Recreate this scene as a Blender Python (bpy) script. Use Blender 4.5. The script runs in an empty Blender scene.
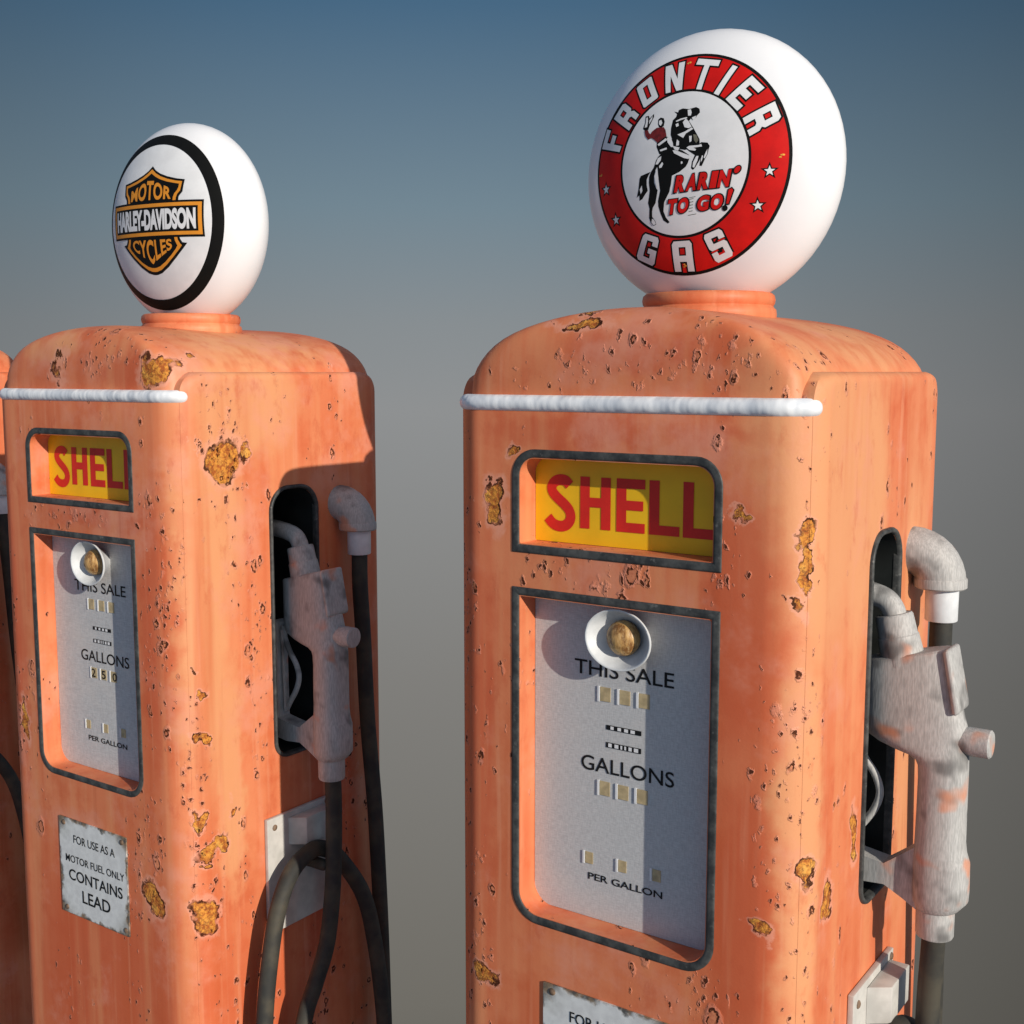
import bpy, bmesh, math, random
from mathutils import Vector, Matrix, Quaternion
PI = math.pi
scene = bpy.context.scene
COL = scene.collection
Z0 = 1.80                      # height of the dial datum above the pump's foot
random.seed(4)

# ------------------------------------------------------------------ helpers
class MB:
    """collects polygons (with material slots) and links them as one mesh object"""
    def __init__(self): self.v = []; self.f = []; self.m = []; self.mats = []
    def slot(self, mat):
        if mat not in self.mats: self.mats.append(mat)
        return self.mats.index(mat)
    def add(self, verts, faces, mat):
        o = len(self.v); s = self.slot(mat)
        self.v += [tuple(p) for p in verts]
        for f in faces: self.f.append([i + o for i in f]); self.m.append(s)
        return self
    def loft(self, loops, mat, closed=True, cap0=False, cap1=False):
        n = len(loops[0]); V = [p for l in loops for p in l]; F = []
        for i in range(len(loops) - 1):
            for j in range(n if closed else n - 1):
                k = (j + 1) % n
                F.append((i*n + j, i*n + k, (i+1)*n + k, (i+1)*n + j))
        if cap0: F.append(tuple(reversed(range(n))))
        if cap1: F.append(tuple(range((len(loops)-1)*n, len(loops)*n)))
        return self.add(V, F, mat)
    def tube(self, path, rad, mat, seg=20, caps=True, dome=False):
        """round tube along a list of points; rad may be a list"""
        P = [Vector(p) for p in path]; n = len(P)
        R = rad if isinstance(rad, (list, tuple)) else [rad]*n
        if dome:
            d0 = (P[0]-P[1]).normalized(); d1 = (P[-1]-P[-2]).normalized(); r0, r1 = R[0], R[-1]
            A = [(math.sin(a)*r0, math.cos(a)*r0) for a in (1.5, 1.2, .8, .4)]
            P = [P[0]+d0*a for a, b in A] + P + [P[-1]+d1*math.sin(a)*r1 for a in (.4, .8, 1.2, 1.5)]
            R = [b for a, b in A] + list(R) + [math.cos(a)*r1 for a in (.4, .8, 1.2, 1.5)]
            n = len(P)
        T = [((P[min(i+1, n-1)] - P[max(i-1, 0)]).normalized()) for i in range(n)]
        up = Vector((0, 0, 1)) if abs(T[0].z) < .9 else Vector((0, 1, 0))
        N = (up - T[0]*up.dot(T[0])).normalized(); loops = []
        for i in range(n):
            N = (N - T[i]*N.dot(T[i])).normalized(); B = T[i].cross(N)
            loops.append([P[i] + (N*math.cos(a) + B*math.sin(a))*R[i] for a in [2*PI*k/seg for k in range(seg)]])
        return self.loft(loops, mat, True, caps, caps)
    def box(self, x0, x1, y0, y1, z0, z1, mat):
        V = [(x, y, z) for x in (x0, x1) for y in (y0, y1) for z in (z0, z1)]
        return self.add(V, [(0,1,3,2), (4,6,7,5), (0,4,5,1), (2,3,7,6), (0,2,6,4), (1,5,7,3)], mat)
    def lathe(self, prof, center, axis, mat, seg=48):
        """profile of (radius, along) about an axis through center"""
        a = Vector(axis).normalized(); u = a.orthogonal().normalized(); w = a.cross(u); c = Vector(center)
        loops = [[c + a*h + (u*math.cos(t) + w*math.sin(t))*max(r, 1e-5) for t in [2*PI*k/seg for k in range(seg)]] for r, h in prof]
        return self.loft(loops, mat)
    def build(self, name, parent=None, origin=(0, 0, -Z0), angle=35, bevel=0):
        me = bpy.data.meshes.new(name)
        o = Vector(origin)
        me.from_pydata([tuple(Vector(p) - o) for p in self.v], [], self.f)
        for m in self.mats: me.materials.append(m)
        for p, s in zip(me.polygons, self.m): p.material_index = s
        me.validate()
        bm = bmesh.new(); bm.from_mesh(me)
        bmesh.ops.recalc_face_normals(bm, faces=bm.faces) if self.recalc else None
        bm.to_mesh(me); bm.free()
        ob = bpy.data.objects.new(name, me)
        COL.objects.link(ob)
        if bevel: bake(ob, [('BEVEL', dict(width=bevel, segments=3, limit_method='ANGLE', angle_limit=math.radians(30)))])
        smooth(ob.data, angle)
        if parent: ob.parent = parent
        return ob
    recalc = True

def smooth(me, angle):
    for p in me.polygons: p.use_smooth = True
    try: me.set_sharp_from_angle(angle=math.radians(angle))
    except Exception: pass

def bake(ob, mods):
    """apply modifiers without operators"""
    for t, kw in mods:
        m = ob.modifiers.new(t, t)
        for k, v in kw.items(): setattr(m, k, v)
    bpy.context.view_layer.update()
    dg = bpy.context.evaluated_depsgraph_get()
    me = bpy.data.meshes.new_from_object(ob.evaluated_get(dg))
    ob.modifiers.clear(); ob.data = me

def cut(ob, cutter_mb, op='DIFFERENCE'):
    c = cutter_mb.build('cutter', None)
    bake(ob, [('BOOLEAN', dict(operation=op, object=c, solver='EXACT'))])
    bpy.data.objects.remove(c)

def rrect(x0, x1, z0, z1, r, seg=8):
    """rounded rectangle, r = radii (bottom-left, bottom-right, top-right, top-left)"""
    out = []
    for (cx, cz, a0, q) in ((x0, z0, PI, r[0]), (x1, z0, 1.5*PI, r[1]), (x1, z1, 0, r[2]), (x0, z1, .5*PI, r[3])):
        sx = 1 if cx == x0 else -1; sz = 1 if cz == z0 else -1
        for k in range(seg + 1):
            a = a0 + .5*PI*k/seg
            out.append((cx + sx*q + q*math.cos(a), cz + sz*q + q*math.sin(a)))
    return out

def inset(x0, x1, z0, z1, r, d):
    return rrect(x0+d, x1-d, z0+d, z1-d, [max(q-d, .0008) for q in r])

def spline(pts, n=10):
    """Catmull-Rom through points"""
    P = [Vector(p) for p in pts]; P = [2*P[0]-P[1]] + P + [2*P[-1]-P[-2]]; out = []
    for i in range(1, len(P)-2):
        for k in range(n):
            t = k/n; a, b, c, d = P[i-1], P[i], P[i+1], P[i+2]
            out.append(.5*((2*b) + (c-a)*t + (2*a-5*b+4*c-d)*t*t + (3*b-a-3*c+d)*t**3))
    out.append(P[-2]); return out

def fill(polys):
    """fill 2D outlines (holes by even-odd) -> verts, faces"""
    cu = bpy.data.curves.new('f', 'CURVE'); cu.dimensions = '2D'; cu.fill_mode = 'BOTH'
    for p in polys:
        s = cu.splines.new('POLY'); s.points.add(len(p)-1); s.use_cyclic_u = True
        for q, (x, y) in zip(s.points, p): q.co = (x*100, y*100, 0, 1)
    ob = bpy.data.objects.new('f', cu); COL.objects.link(ob)
    bpy.context.view_layer.update()
    me = ob.evaluated_get(bpy.context.evaluated_depsgraph_get()).to_mesh()
    V = [(v.co.x/100, v.co.y/100) for v in me.vertices]; F = [tuple(p.vertices) for p in me.polygons]
    bpy.data.objects.remove(ob); bpy.data.curves.remove(cu)
    return V, F

def glyphs(body, bold=0., shear=0., space=1.):
    """built-in font text -> verts normalised to 0..1 in both directions, faces"""
    cu = bpy.data.curves.new('t', 'FONT'); cu.body = body; cu.offset = bold; cu.shear = shear; cu.space_character = space
    cu.resolution_u = 5
    ob = bpy.data.objects.new('t', cu); COL.objects.link(ob)
    bpy.context.view_layer.update()
    me = ob.evaluated_get(bpy.context.evaluated_depsgraph_get()).to_mesh()
    V = [(v.co.x, v.co.y) for v in me.vertices]; F = [tuple(p.vertices) for p in me.polygons]
    bpy.data.objects.remove(ob); bpy.data.curves.remove(cu)
    x0 = min(v[0] for v in V); x1 = max(v[0] for v in V); y0 = min(v[1] for v in V); y1 = max(v[1] for v in V)
    return [((x-x0)/(x1-x0), (y-y0)/(y1-y0)) for x, y in V], F

def text_on(mb, body, x0, x1, z0, z1, y, mat, **kw):
    V, F = glyphs(body, **kw)
    mb.add([(x0+(x1-x0)*u, y, z0+(z1-z0)*v) for u, v in V], F, mat)

def offset_poly(p, d):
    """mitred outward offset of a simple polygon"""
    A = sum(p[i-1][0]*p[i][1] - p[i][0]*p[i-1][1] for i in range(len(p)))
    s = 1 if A > 0 else -1; out = []; n = len(p)
    for i in range(n):
        a, b, c = Vector(p[i-1]), Vector(p[i]), Vector(p[(i+1) % n])
        e, f = (b-a).normalized(), (c-b).normalized()
        n1, n2 = Vector((e.y, -e.x))*s, Vector((f.y, -f.x))*s
        m = n1 + n2
        m = n1 if m.length < .3 else m.normalized()/max(.35, m.normalized().dot(n1))
        out.append(tuple(b + m*d))
    return out

def thing(name, label, cat, loc, group=None):
    o = bpy.data.objects.new(name, None); COL.objects.link(o); o.location = loc
    o.empty_display_size = .1
    o['label'] = label; o['category'] = cat
    if group: o['group'] = group
    return o

def copy_thing(root, loc, label):
    r = root.copy(); COL.objects.link(r); r.location = loc; r['label'] = label
    for ch in list(root.children):
        c = ch.copy(); COL.objects.link(c); c.parent = r
        for g in list(ch.children):
            q = g.copy(); COL.objects.link(q); q.parent = c
    return r

# ------------------------------------------------------------------ materials
class NT:
    def __init__(self, name):
        self.mat = bpy.data.materials.new(name); self.mat.use_nodes = True
        self.t = self.mat.node_tree; self.b = self.t.nodes['Principled BSDF']
    def n(self, kind, **inp):
        nd = self.t.nodes.new(kind)
        for k, v in inp.items():
            if k.startswith('_'): setattr(nd, k[1:], v)
        for k, v in inp.items():
            if not k.startswith('_'): self.set(nd, k, v)
        return nd
    def set(self, nd, k, v):
        s = nd.inputs[int(k[1:])] if k[0] == 'i' and k[1:].isdigit() else nd.inputs[k.replace('_', ' ')]
        if isinstance(v, bpy.types.NodeSocket): self.t.links.new(v, s)
        else: s.default_value = v
    def math(self, op, a, b=0., c=0., clamp=False):
        return self.n('ShaderNodeMath', _operation=op, _use_clamp=clamp, i0=a, i1=b, i2=c).outputs[0]
    def vec(self, op, a, b=(0, 0, 0)):
        nd = self.n('ShaderNodeVectorMath', _operation=op, i0=a, i1=b)
        return nd.outputs['Value'] if op in ('LENGTH', 'DISTANCE', 'DOT_PRODUCT') else nd.outputs[0]
    def mix(self, f, a, b):
        nd = self.n('ShaderNodeMix', _data_type='RGBA')
        for i, v in ((0, f), (6, a), (7, b)):
            if isinstance(v, bpy.types.NodeSocket): self.t.links.new(v, nd.inputs[i])
            else: nd.inputs[i].default_value = v if i == 0 else (*v, 1) if len(v) == 3 else v
        return nd.outputs[2]
    def step(self, v, a, b):
        nd = self.n('ShaderNodeMapRange', _interpolation_type='SMOOTHSTEP', i0=v, i1=a, i2=b, i3=0., i4=1.)
        return nd.outputs[0]
    def noise(self, vec, scale, detail=3., rough=.55, color=False):
        nd = self.n('ShaderNodeTexNoise', Vector=vec, Scale=scale, Detail=detail, Roughness=rough)
        return nd.outputs[1 if color else 0]
    def pos(self): return self.n('ShaderNodeNewGeometry').outputs['Position']
    def obj(self): return self.n('ShaderNodeTexCoord').outputs['Object']
    def bump(self, h, strength, dist=.002):
        nd = self.n('ShaderNodeBump', Strength=strength, Distance=dist, Height=h)
        self.t.links.new(nd.outputs[0], self.b.inputs['Normal'])
    def out(self, color=None, rough=None, metal=None, spec=None):
        for k, v in (('Base Color', color), ('Roughness', rough), ('Metallic', metal), ('Specular IOR Level', spec)):
            if v is None: continue
            if isinstance(v, bpy.types.NodeSocket): self.t.links.new(v, self.b.inputs[k])
            else: self.b.inputs[k].default_value = (*v, 1) if isinstance(v, tuple) else v
        return self.mat

def plain(name, col, rough=.5, spec=.4, var=.12, scale=30., bump=.0, metal=0., stretch=(1, 1, 1)):
    T = NT(name); p = T.vec('MULTIPLY', T.obj(), stretch)
    n = T.noise(p, scale, 4.)
    lo = tuple(c*(1-var) for c in col); hi = tuple(min(1, c*(1+var)) for c in col)
    c = T.mix(T.step(n, .3, .7), lo, hi)
    if bump: T.bump(n, bump)
    return T.out(c, rough, metal, spec)

# rust chips: (x, y, z, half width, half height) in world metres
CHIPS = []
PITS = []
LIT_PALE = []
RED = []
def chips(off, l):
    for x, y, z, a, b in l: CHIPS.append((x+off[0], y+off[1], z+Z0, a, b))

def pit_fields(off, l):
    fields(PITS, off, l)
def fields(L, off, l):
    for x, y, z, a, b in l: L.append((x+off[0], y+off[1], z+Z0, a, b))

def paint_material():
    T = NT('weathered orange paint'); P = T.pos()
    n1 = T.noise(P, 42., 5., .6, True); n2 = T.noise(P, 160., 3., .6, True)
    n0 = T.noise(P, 17., 2., .5, True)
    w = T.vec('ADD', T.vec('MULTIPLY', T.vec('SUBTRACT', n1, (.5, .5, .5)), (.030, .030, .040)),
              T.vec('MULTIPLY', T.vec('SUBTRACT', n2, (.5, .5, .5)), (.007, .007, .009)))
    w = T.vec('ADD', w, T.vec('MULTIPLY', T.vec('SUBTRACT', n0, (.5, .5, .5)), (.060, .060, .075)))
    W = T.vec('ADD', P, w)
    def field(L):
        f_ = None
        for x, y, z, a, b in L:
            e = T.math('SUBTRACT', 1., T.vec('LENGTH', T.vec('MULTIPLY', T.vec('SUBTRACT', W, (x, y, z)), (1/a, 1/a, 1/b))), clamp=True)
            f_ = e if f_ is None else T.math('MAXIMUM', f_, e)
        return f_
    d = None
    for x, y, z, a, b in CHIPS:
        e = T.vec('LENGTH', T.vec('MULTIPLY', T.vec('SUBTRACT', W, (x, y, z)), (1/a, 1/a, 1/b)))
        d = e if d is None else T.math('MINIMUM', d, e)
    # scattered chips anywhere
    sc = T.vec('MULTIPLY', P, (1, 1, .8))
    g = T.noise(sc, 11., 6., .66)
    d = T.math('MINIMUM', d, T.math('SUBTRACT', 1.0, T.math('MULTIPLY', T.math('SUBTRACT', g, .715), 14.)))
    chip = T.step(d, 1.04, .92)
    rimn = T.step(T.noise(P, 42., 2.), .42, .56)
    rw = T.math('MULTIPLY_ADD', rimn, .12, 1.07)                     # the dark edge is thin, thicker where the paint has lifted
    rim = T.math('MULTIPLY', T.step(T.math('SUBTRACT', d, rw), .05, -.03), T.math('SUBTRACT', 1., chip))
    rim = T.math('MULTIPLY', rim, T.math('MULTIPLY_ADD', T.step(T.noise(T.vec('ADD', P, (2., 5., 1.)), 36., 2.), .40, .56), .78, .22))
    lift = T.math('MULTIPLY', T.math('MULTIPLY', T.step(d, 1.62, 1.22), T.math('SUBTRACT', 1., chip)), T.math('SUBTRACT', 1., rim))
    inner = T.math('MULTIPLY', chip, T.step(T.math('ABSOLUTE', T.math('SUBTRACT', T.noise(P, 70., 3., .6), .5)), .035, .012))
    # blisters and pits in clusters: each a dark broken ring round a rusty middle
    pv = T.vec('ADD', T.vec('MULTIPLY', P, (1, 1, .66)), T.vec('ADD', T.vec('MULTIPLY', T.vec('SUBTRACT', n1, (.5, .5, .5)), (.020, .020, .020)), T.vec('MULTIPLY', T.vec('SUBTRACT', n2, (.5, .5, .5)), (.006, .006, .006))))
    cl = T.noise(T.vec('MULTIPLY', P, (1, 1, .34)), 7.5, 3., .6)
    fld = field(PITS)
    cl = T.math('ADD', T.math('MULTIPLY', cl, .93), T.math('MULTIPLY', fld, .33))
    brk = T.step(T.noise(P, 85., 2.), .36, .52)
    def pits(scale, thr, rmax):
        v = T.n('ShaderNodeTexVoronoi', Vector=pv, Scale=scale, Randomness=1.)
        sp = T.n('ShaderNodeSeparateColor', i0=v.outputs['Color'])
        on = T.step(T.math('ADD', T.math('MULTIPLY', cl, 1.25), T.math('MULTIPLY', sp.outputs[0], .5)), thr, thr+.06)
        r = T.math('MULTIPLY', on, T.math('MULTIPLY_ADD', sp.outputs[1], rmax*.75, rmax*.25))
        q = T.math('DIVIDE', v.outputs['Distance'], T.math('MAXIMUM', r, 1e-4))
        return q, on
    q1, o1 = pits(21., 1.075, .22); q2, o2 = pits(41., 1.045, .28); q3, o3 = pits(95., 1.06, .32)
    def ring(q, w): return T.math('MULTIPLY', T.math('MULTIPLY', T.step(q, 1.16, 1.0), T.step(q, w, w+.18)), brk)
    def hal(q, o): return T.math('MULTIPLY', T.step(q, 1.9, 1.15), o)
    ringm = T.math('MAXIMUM', ring(q1, .68), T.math('MAXIMUM', ring(q2, .45), T.step(q3, 1.1, .8)))
    fillm = T.math('MAXIMUM', T.step(q1, 1.0, .8), T.step(q2, 1.0, .8))
    halo = T.math('MAXIMUM', T.math('MAXIMUM', hal(q1, o1), hal(q2, o2)), hal(q3, o3))
    pit = ringm
    # paint colour: blotches, runs, pale sunlit areas
    big = T.noise(P, 3.2, 4., .6); mid = T.noise(P, 13., 4., .6)
    run = T.noise(T.vec('MULTIPLY', P, (19., 19., .85)), 1., 3., .55)
    run2 = T.noise(T.vec('MULTIPLY', P, (60., 60., 2.6)), 1., 2., .5)
    fog = T.noise(T.vec('ADD', P, (7.3, 2.1, 4.4)), 5.5, 5., .65); fog2 = T.noise(T.vec('MULTIPLY', P, (1, 1, .55)), 20., 5., .7)
    fog = T.noise(T.vec('ADD', P, (7.3, 2.1, 4.4)), 5.5, 5., .65); fog2 = T.noise(T.vec('MULTIPLY', P, (1, 1, .55)), 20., 5., .7)
    c = T.mix(T.step(big, .3, .7), (.655, .170, .068), (.71, .233, .104))
    c = T.mix(T.math('MULTIPLY', T.step(mid, .46, .72), .55), c, (.57, .108, .034))
    c = T.mix(T.math('MULTIPLY', T.step(field(LIT_PALE), .0, .55), .85), c, (.715, .325, .150))  # paler tone of the sunlit sides, put into the paint colour
    c = T.mix(T.math('MULTIPLY', T.step(field(RED), .0, .6), .75), c, (.56, .100, .036))  # redder zones; the low ones are shade towards the foot put into the colour
    c = T.mix(T.math('MULTIPLY', T.step(run, .46, .72), .5), c, (.55, .098, .028))
    c = T.mix(T.math('MULTIPLY', T.step(run, .50, .28), .45), c, (.73, .31, .14))
    c = T.mix(T.math('MULTIPLY', T.step(run2, .56, .78), .4), c, (.74, .31, .17))
    c = T.mix(T.math('MULTIPLY', T.step(fog, .50, .70), .65), c, (.72, .292, .190))
    c = T.mix(T.math('MULTIPLY', T.step(fog2, .54, .74), .45), c, (.50, .082, .030))
    c = T.mix(T.math('MULTIPLY', halo, .5), c, (.74, .30, .20))
    c = T.mix(T.math('MULTIPLY', lift, .6), c, (.76, .34, .23))
    # rust runs under the pit clusters
    stain = T.math('MULTIPLY', T.step(T.noise(T.vec('MULTIPLY', P, (34., 34., 2.0)), 1., 4., .6), .60, .80), .38)
    c = T.mix(stain, c, (.42, .085, .03))
    rn = T.noise(P, 95., 5., .65); rn2 = T.noise(P, 34., 3.)
    rc = T.mix(T.step(rn, .38, .60), (.36, .088, .014), (.70, .285, .042))
    rc = T.mix(T.math('MULTIPLY', T.step(rn2, .50, .68), .6), rc, (.82, .45, .10))
    rc = T.mix(T.math('MULTIPLY', inner, .55), rc, (.10, .032, .012))
    c = T.mix(chip, c, rc)
    c = T.mix(T.math('MULTIPLY', rim, .95), c, (.045, .015, .008))
    c = T.mix(T.math('MULTIPLY', fillm, .55), c, T.mix(T.step(rn, .4, .62), (.40, .095, .028), (.70, .25, .10)))
    c = T.mix(T.math('MULTIPLY', pit, .94), c, (.055, .016, .008))
    h = T.math('ADD', T.math('MULTIPLY', chip, -1.), T.math('MULTIPLY', T.math('MAXIMUM', pit, T.math('MULTIPLY', fillm, .6)), -1.))
    h = T.math('ADD', h, T.math('MULTIPLY', rim, .5))
    h = T.math('ADD', h, T.math('MULTIPLY', halo, .35))
    h = T.math('ADD', h, T.math('MULTIPLY', T.math('MULTIPLY', rn, chip), 1.1))
    h = T.math('ADD', h, T.math('MULTIPLY', T.noise(P, 240., 3.), .05))
    h = T.math('ADD', h, T.math('MULTIPLY', mid, .12))
    T.bump(h, .9, .0035)
    rough = T.math('MULTIPLY_ADD', T.math('MAXIMUM', chip, pit), .25, .52)
    dk = T.math('MAXIMUM', rim, pit)
    return T.out(c, T.math('MULTIPLY_ADD', dk, .3, rough, clamp=True), 0., T.math('MULTIPLY_ADD', dk, -.33, .35))

def cast_material():
    T = NT('worn cast aluminium'); P = T.pos()
    br = T.noise(T.vec('MULTIPLY', P, (420., 420., 60.)), 1., 3.)
    c = T.mix(T.step(br, .3, .7), (.35, .342, .328), (.50, .488, .468))
    c = T.mix(T.math('MULTIPLY', T.step(T.noise(P, 17., 2.), .53, .70), .85), c, (.13, .125, .12))
    c = T.mix(T.math('MULTIPLY', T.step(T.noise(T.vec('ADD', P, (3.1, .7, 5.2)), 14., 2.), .60, .72), .7), c, (.66, .24, .11))
    T.bump(br, .25, .001)
    return T.out(c, .55, .0, .4)

def face_material():
    T = NT('brushed grey dial sheet'); P = T.pos()
    a = T.noise(T.vec('MULTIPLY', P, (700., 90., 90.)), 1., 2.); b = T.noise(T.vec('MULTIPLY', P, (90., 90., 700.)), 1., 2.)
    s = T.math('MULTIPLY', T.math('ADD', a, b), .5)
    c = T.mix(T.step(s, .35, .65), (.43, .43, .43), (.57, .57, .565))
    c = T.mix(T.math('MULTIPLY', T.step(T.noise(P, 9., 4.), .5, .8), .35), c, (.66, .60, .54))
    T.bump(s, .15, .0006)
    return T.out(c, .55, 0., .4)

def plate_material():
    """white enamel notice with burnt, rusted corners (in the plate's own coordinates)"""
    T = NT('enamel notice plate'); P = T.obj()
    w = T.vec('MULTIPLY', T.vec('SUBTRACT', T.noise(P, 30., 4., .6, True), (.5, .5, .5)), (.05, .05, .05))
    q = T.n('ShaderNodeSeparateXYZ', i0=T.vec('ADD', P, w))
    ex = T.math('SUBTRACT', .1175, T.math('ABSOLUTE', q.outputs[0]))
    ez = T.math('SUBTRACT', .110, T.math('ABSOLUTE', T.math('SUBTRACT', q.outputs[2], Z0-.7875)))
    e = T.math('MINIMUM', ex, ez); corner = T.math('ADD', ex, ez)
    dk = T.math('MAXIMUM', T.step(e, .008, -.002), T.step(corner, .055, .012))
    c = T.mix(T.step(T.noise(P, 60., 4.), .3, .7), (.60, .605, .60), (.70, .71, .70))
    c = T.mix(T.math('MULTIPLY', T.step(corner, .09, .03), .4), c, (.42, .42, .38))
    c = T.mix(T.math('MULTIPLY', dk, .93), c, T.mix(T.step(T.noise(P, 80., 3.), .4, .6), (.05, .045, .038), (.20, .13, .07)))
    T.bump(T.math('MULTIPLY', dk, -1.), .5, .001)
    return T.out(c, .45, 0., .4)

def hose_material():
    T = NT('dusty black rubber'); P = T.pos()
    n = T.noise(P, 18., 4.); f = T.noise(P, 260., 2.)
    c = T.mix(T.step(n, .35, .7), (.032, .032, .029), (.070, .062, .045))
    T.bump(f, .12, .0008)
    return T.out(c, .68, 0., .3)

SKY_STR = .11
AZ_STOPS = [(-1., (1.15, 1.35, 1.72)), (-.3, (.95, 1.08, 1.35)), (.3, (.8, .88, 1.)), (.72, (.55, .55, .55)), (.88, (.56, .56, .56)), (.955, (.78, .78, .78)), (1., (1., 1., 1.))]
# ------------------------------------------------------------------ where the pumps stand
DX, DY = -1.286949, -.005322
OFF = [(0, 0), (DX, DY), (2*DX-.100, 2*DY)]
chips((0, 0), [(-.213, 0, .090, .021, .040), (-.178, 0, .184, .011, .010), (-.236, 0, -.700, .020, .018),
    (.290, .022, .031, .0085, .062), (.295, .024, .078, .010, .020), (.309, .035, -.403, .018, .020), (.309, .107, -.466, .016, .034),
    (.309, .213, -.405, .014, .036), (.251, 0, -.497, .012, .016), (-.066, .06, .372, .05, .012), (-.25, .04, .285, .012, .016),
    (.21, .045, .31, .012, .012), (.309, .12, -.33, .006, .010), (.205, .0, .10, .012, .010)])
chips(OFF[1], [(.309, .120, .119, .045, .042), (.309, .183, .134, .014, .014), (.203, .005, -.788, .028, .034),
    (.305, .050, -.819, .022, .036), (.309, .078, -.681, .034, .013), (.306, .043, -.614, .012, .020), (-.230, 0, -.486, .014, .040),
    (.309, .050, -.360, .012, .012), (.309, .110, -.605, .008, .022), (.238, .03, .300, .034, .026), (-.061, .03, .309, .026, .034),
    (.265, .09, .345, .016, .014), (.309, .052, -.44, .012, .014), (.309, .06, -.71, .012, .012)])

pit_fields((0, 0), [(-.285, .01, -.15, .05, .55), (.255, .01, -.33, .05, .32), (-.26, .0, -.62, .06, .25), (.20, .0, .03, .07, .10), (.29, .03, -.20, .04, .30), (.15, 0, -.64, .14, .10),
    (.28, .04, -.52, .05, .22), (0, 0, .0, .20, .04), (.10, .03, .31, .22, .05), (-.12, .03, .30, .25, .04), (.309, .16, .08, .04, .12)])
pit_fields(OFF[1], [(.255, .01, -.12, .06, .30), (.225, .005, -.26, .05, .25), (.309, .20, -.30, .06, .30), (-.27, .01, -.30, .05, .40), (0, 0, -.005, .22, .04), (.309, .04, -.60, .06, .30), (.21, 0, -.70, .07, .16),
    (.309, .12, .16, .10, .10), (.05, .05, .34, .2, .06), (.309, .45, -.75, .1, .3), (.22, 0, .02, .06, .10)])
fields(LIT_PALE, (0, 0), [(.309, .07, .18, .16, .40), (.309, .22, .10, .14, .30), (.30, .03, -.38, .06, .45), (.25, .35, .36, .22, .10), (.309, .45, -.2, .12, .5)])
fields(LIT_PALE, OFF[1], [(.309, .06, -.25, .09, .45), (.309, .17, .24, .22, .16), (.309, .09, .02, .12, .28), (.22, .3, .36, .25, .08), (-.1, .03, .35, .12, .05), (.309, .12, -.55, .05, .35)])
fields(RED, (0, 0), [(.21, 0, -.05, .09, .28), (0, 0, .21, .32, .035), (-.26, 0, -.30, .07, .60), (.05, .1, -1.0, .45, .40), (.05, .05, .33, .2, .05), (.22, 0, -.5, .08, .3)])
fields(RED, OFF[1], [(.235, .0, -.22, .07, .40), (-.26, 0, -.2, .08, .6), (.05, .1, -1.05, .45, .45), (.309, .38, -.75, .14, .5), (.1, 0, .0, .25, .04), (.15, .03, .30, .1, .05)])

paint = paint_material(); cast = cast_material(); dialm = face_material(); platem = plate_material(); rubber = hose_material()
def gasket_material():
    T = NT('old grey gasket'); P = T.obj()
    n = T.noise(P, 38., 5., .65)
    c = T.mix(T.step(n, .35, .7), (.026, .028, .028), (.082, .083, .078))
    c = T.mix(T.math('MULTIPLY', T.step(T.noise(P, 90., 3.), .62, .76), .45), c, (.22, .215, .20))
    T.bump(n, .35, .002)
    return T.out(c, .5, 0., .4)
gasket = gasket_material()
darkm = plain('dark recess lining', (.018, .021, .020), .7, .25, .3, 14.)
whitem = plain('white trim enamel', (.72, .73, .74), .45, .4, .05, 60., .0)
def trim_material():
    T = NT('lumpy white trim'); P = T.pos()
    n = T.noise(T.vec('MULTIPLY', P, (1., 1., .5)), 30., 2., .5)
    c = T.mix(T.step(n, .3, .6), (.66, .69, .73), (.84, .85, .86))
    T.bump(n, .5, .010)
    return T.out(c, .42, 0., .45)
trimm = trim_material()
globem = plain('white globe glass', (.83, .83, .84), .3, .45, .015, 9.)
globem.node_tree.nodes['Principled BSDF'].inputs['Coat Weight'].default_value = .1
ringm = plain('lamp ring enamel', (.62, .63, .63), .5, .35, .08, 50.)
yel = plain('yellow sign enamel', (.84, .50, .010), .5, .35, .06, 14.)
redm = plain('red sign lettering', (.62, .020, .012), .5, .35, .08, 30.)
blk = plain('black lettering', (.008, .009, .010), .6, .2, .1)
gred = plain('globe face red', (.60, .008, .006), .55, .2, .12, 26.)
gblk = plain('globe face black', (.006, .006, .0055), .6, .12, .1)
gwht = plain('globe face white', (.76, .76, .76), .5, .25, .04, 30.)
gmar = plain('globe face maroon', (.16, .012, .010), .4, .4, .35, 160.)
ggry = plain('globe face grey', (.17, .16, .11), .4, .4, .2, 90.)
gora = plain('globe face orange', (.76, .285, .028), .55, .2, .06, 30.)
gspk = plain('globe face ochre fleck', (.72, .33, .05), .5, .3, .4, 200.)
tan_ = plain('ochre counter glass', (.46, .36, .20), .4, .4, .2, 70.)
def bulb_material():
    T = NT('amber lamp glass'); P = T.vec('MULTIPLY', T.obj(), (1, 1, .45))
    n = T.noise(P, 95., 4., .6); n2 = T.noise(P, 240., 3., .6)
    c = T.mix(T.step(n, .36, .62), (.20, .085, .022), (.56, .32, .11))
    c = T.mix(T.math('MULTIPLY', T.step(n2, .5, .66), .5), c, (.66, .46, .22))
    T.bump(n, .5, .003)
    return T.out(c, .42, 0., .5)
bulbm = bulb_material()
screwm = plain('rusty screw', (.17, .11, .07), .6, .4, .4, 120.)
bracketm = plain('bracket painted off white', (.52, .50, .46), .6, .35, .12, 26., .04)

# ------------------------------------------------------------------ pump prototype
YC = .3143
BX, R0 = .3092, .067
def footprint(hx, y0, y1, r, seg=12, a=1.):
    return rrect(-hx, hx, y0, y1, [r]*4, seg)

def line(par, *a, **k):
    t = MB(); text_on(t, *a, **k); t.build('lettering', par)

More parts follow.
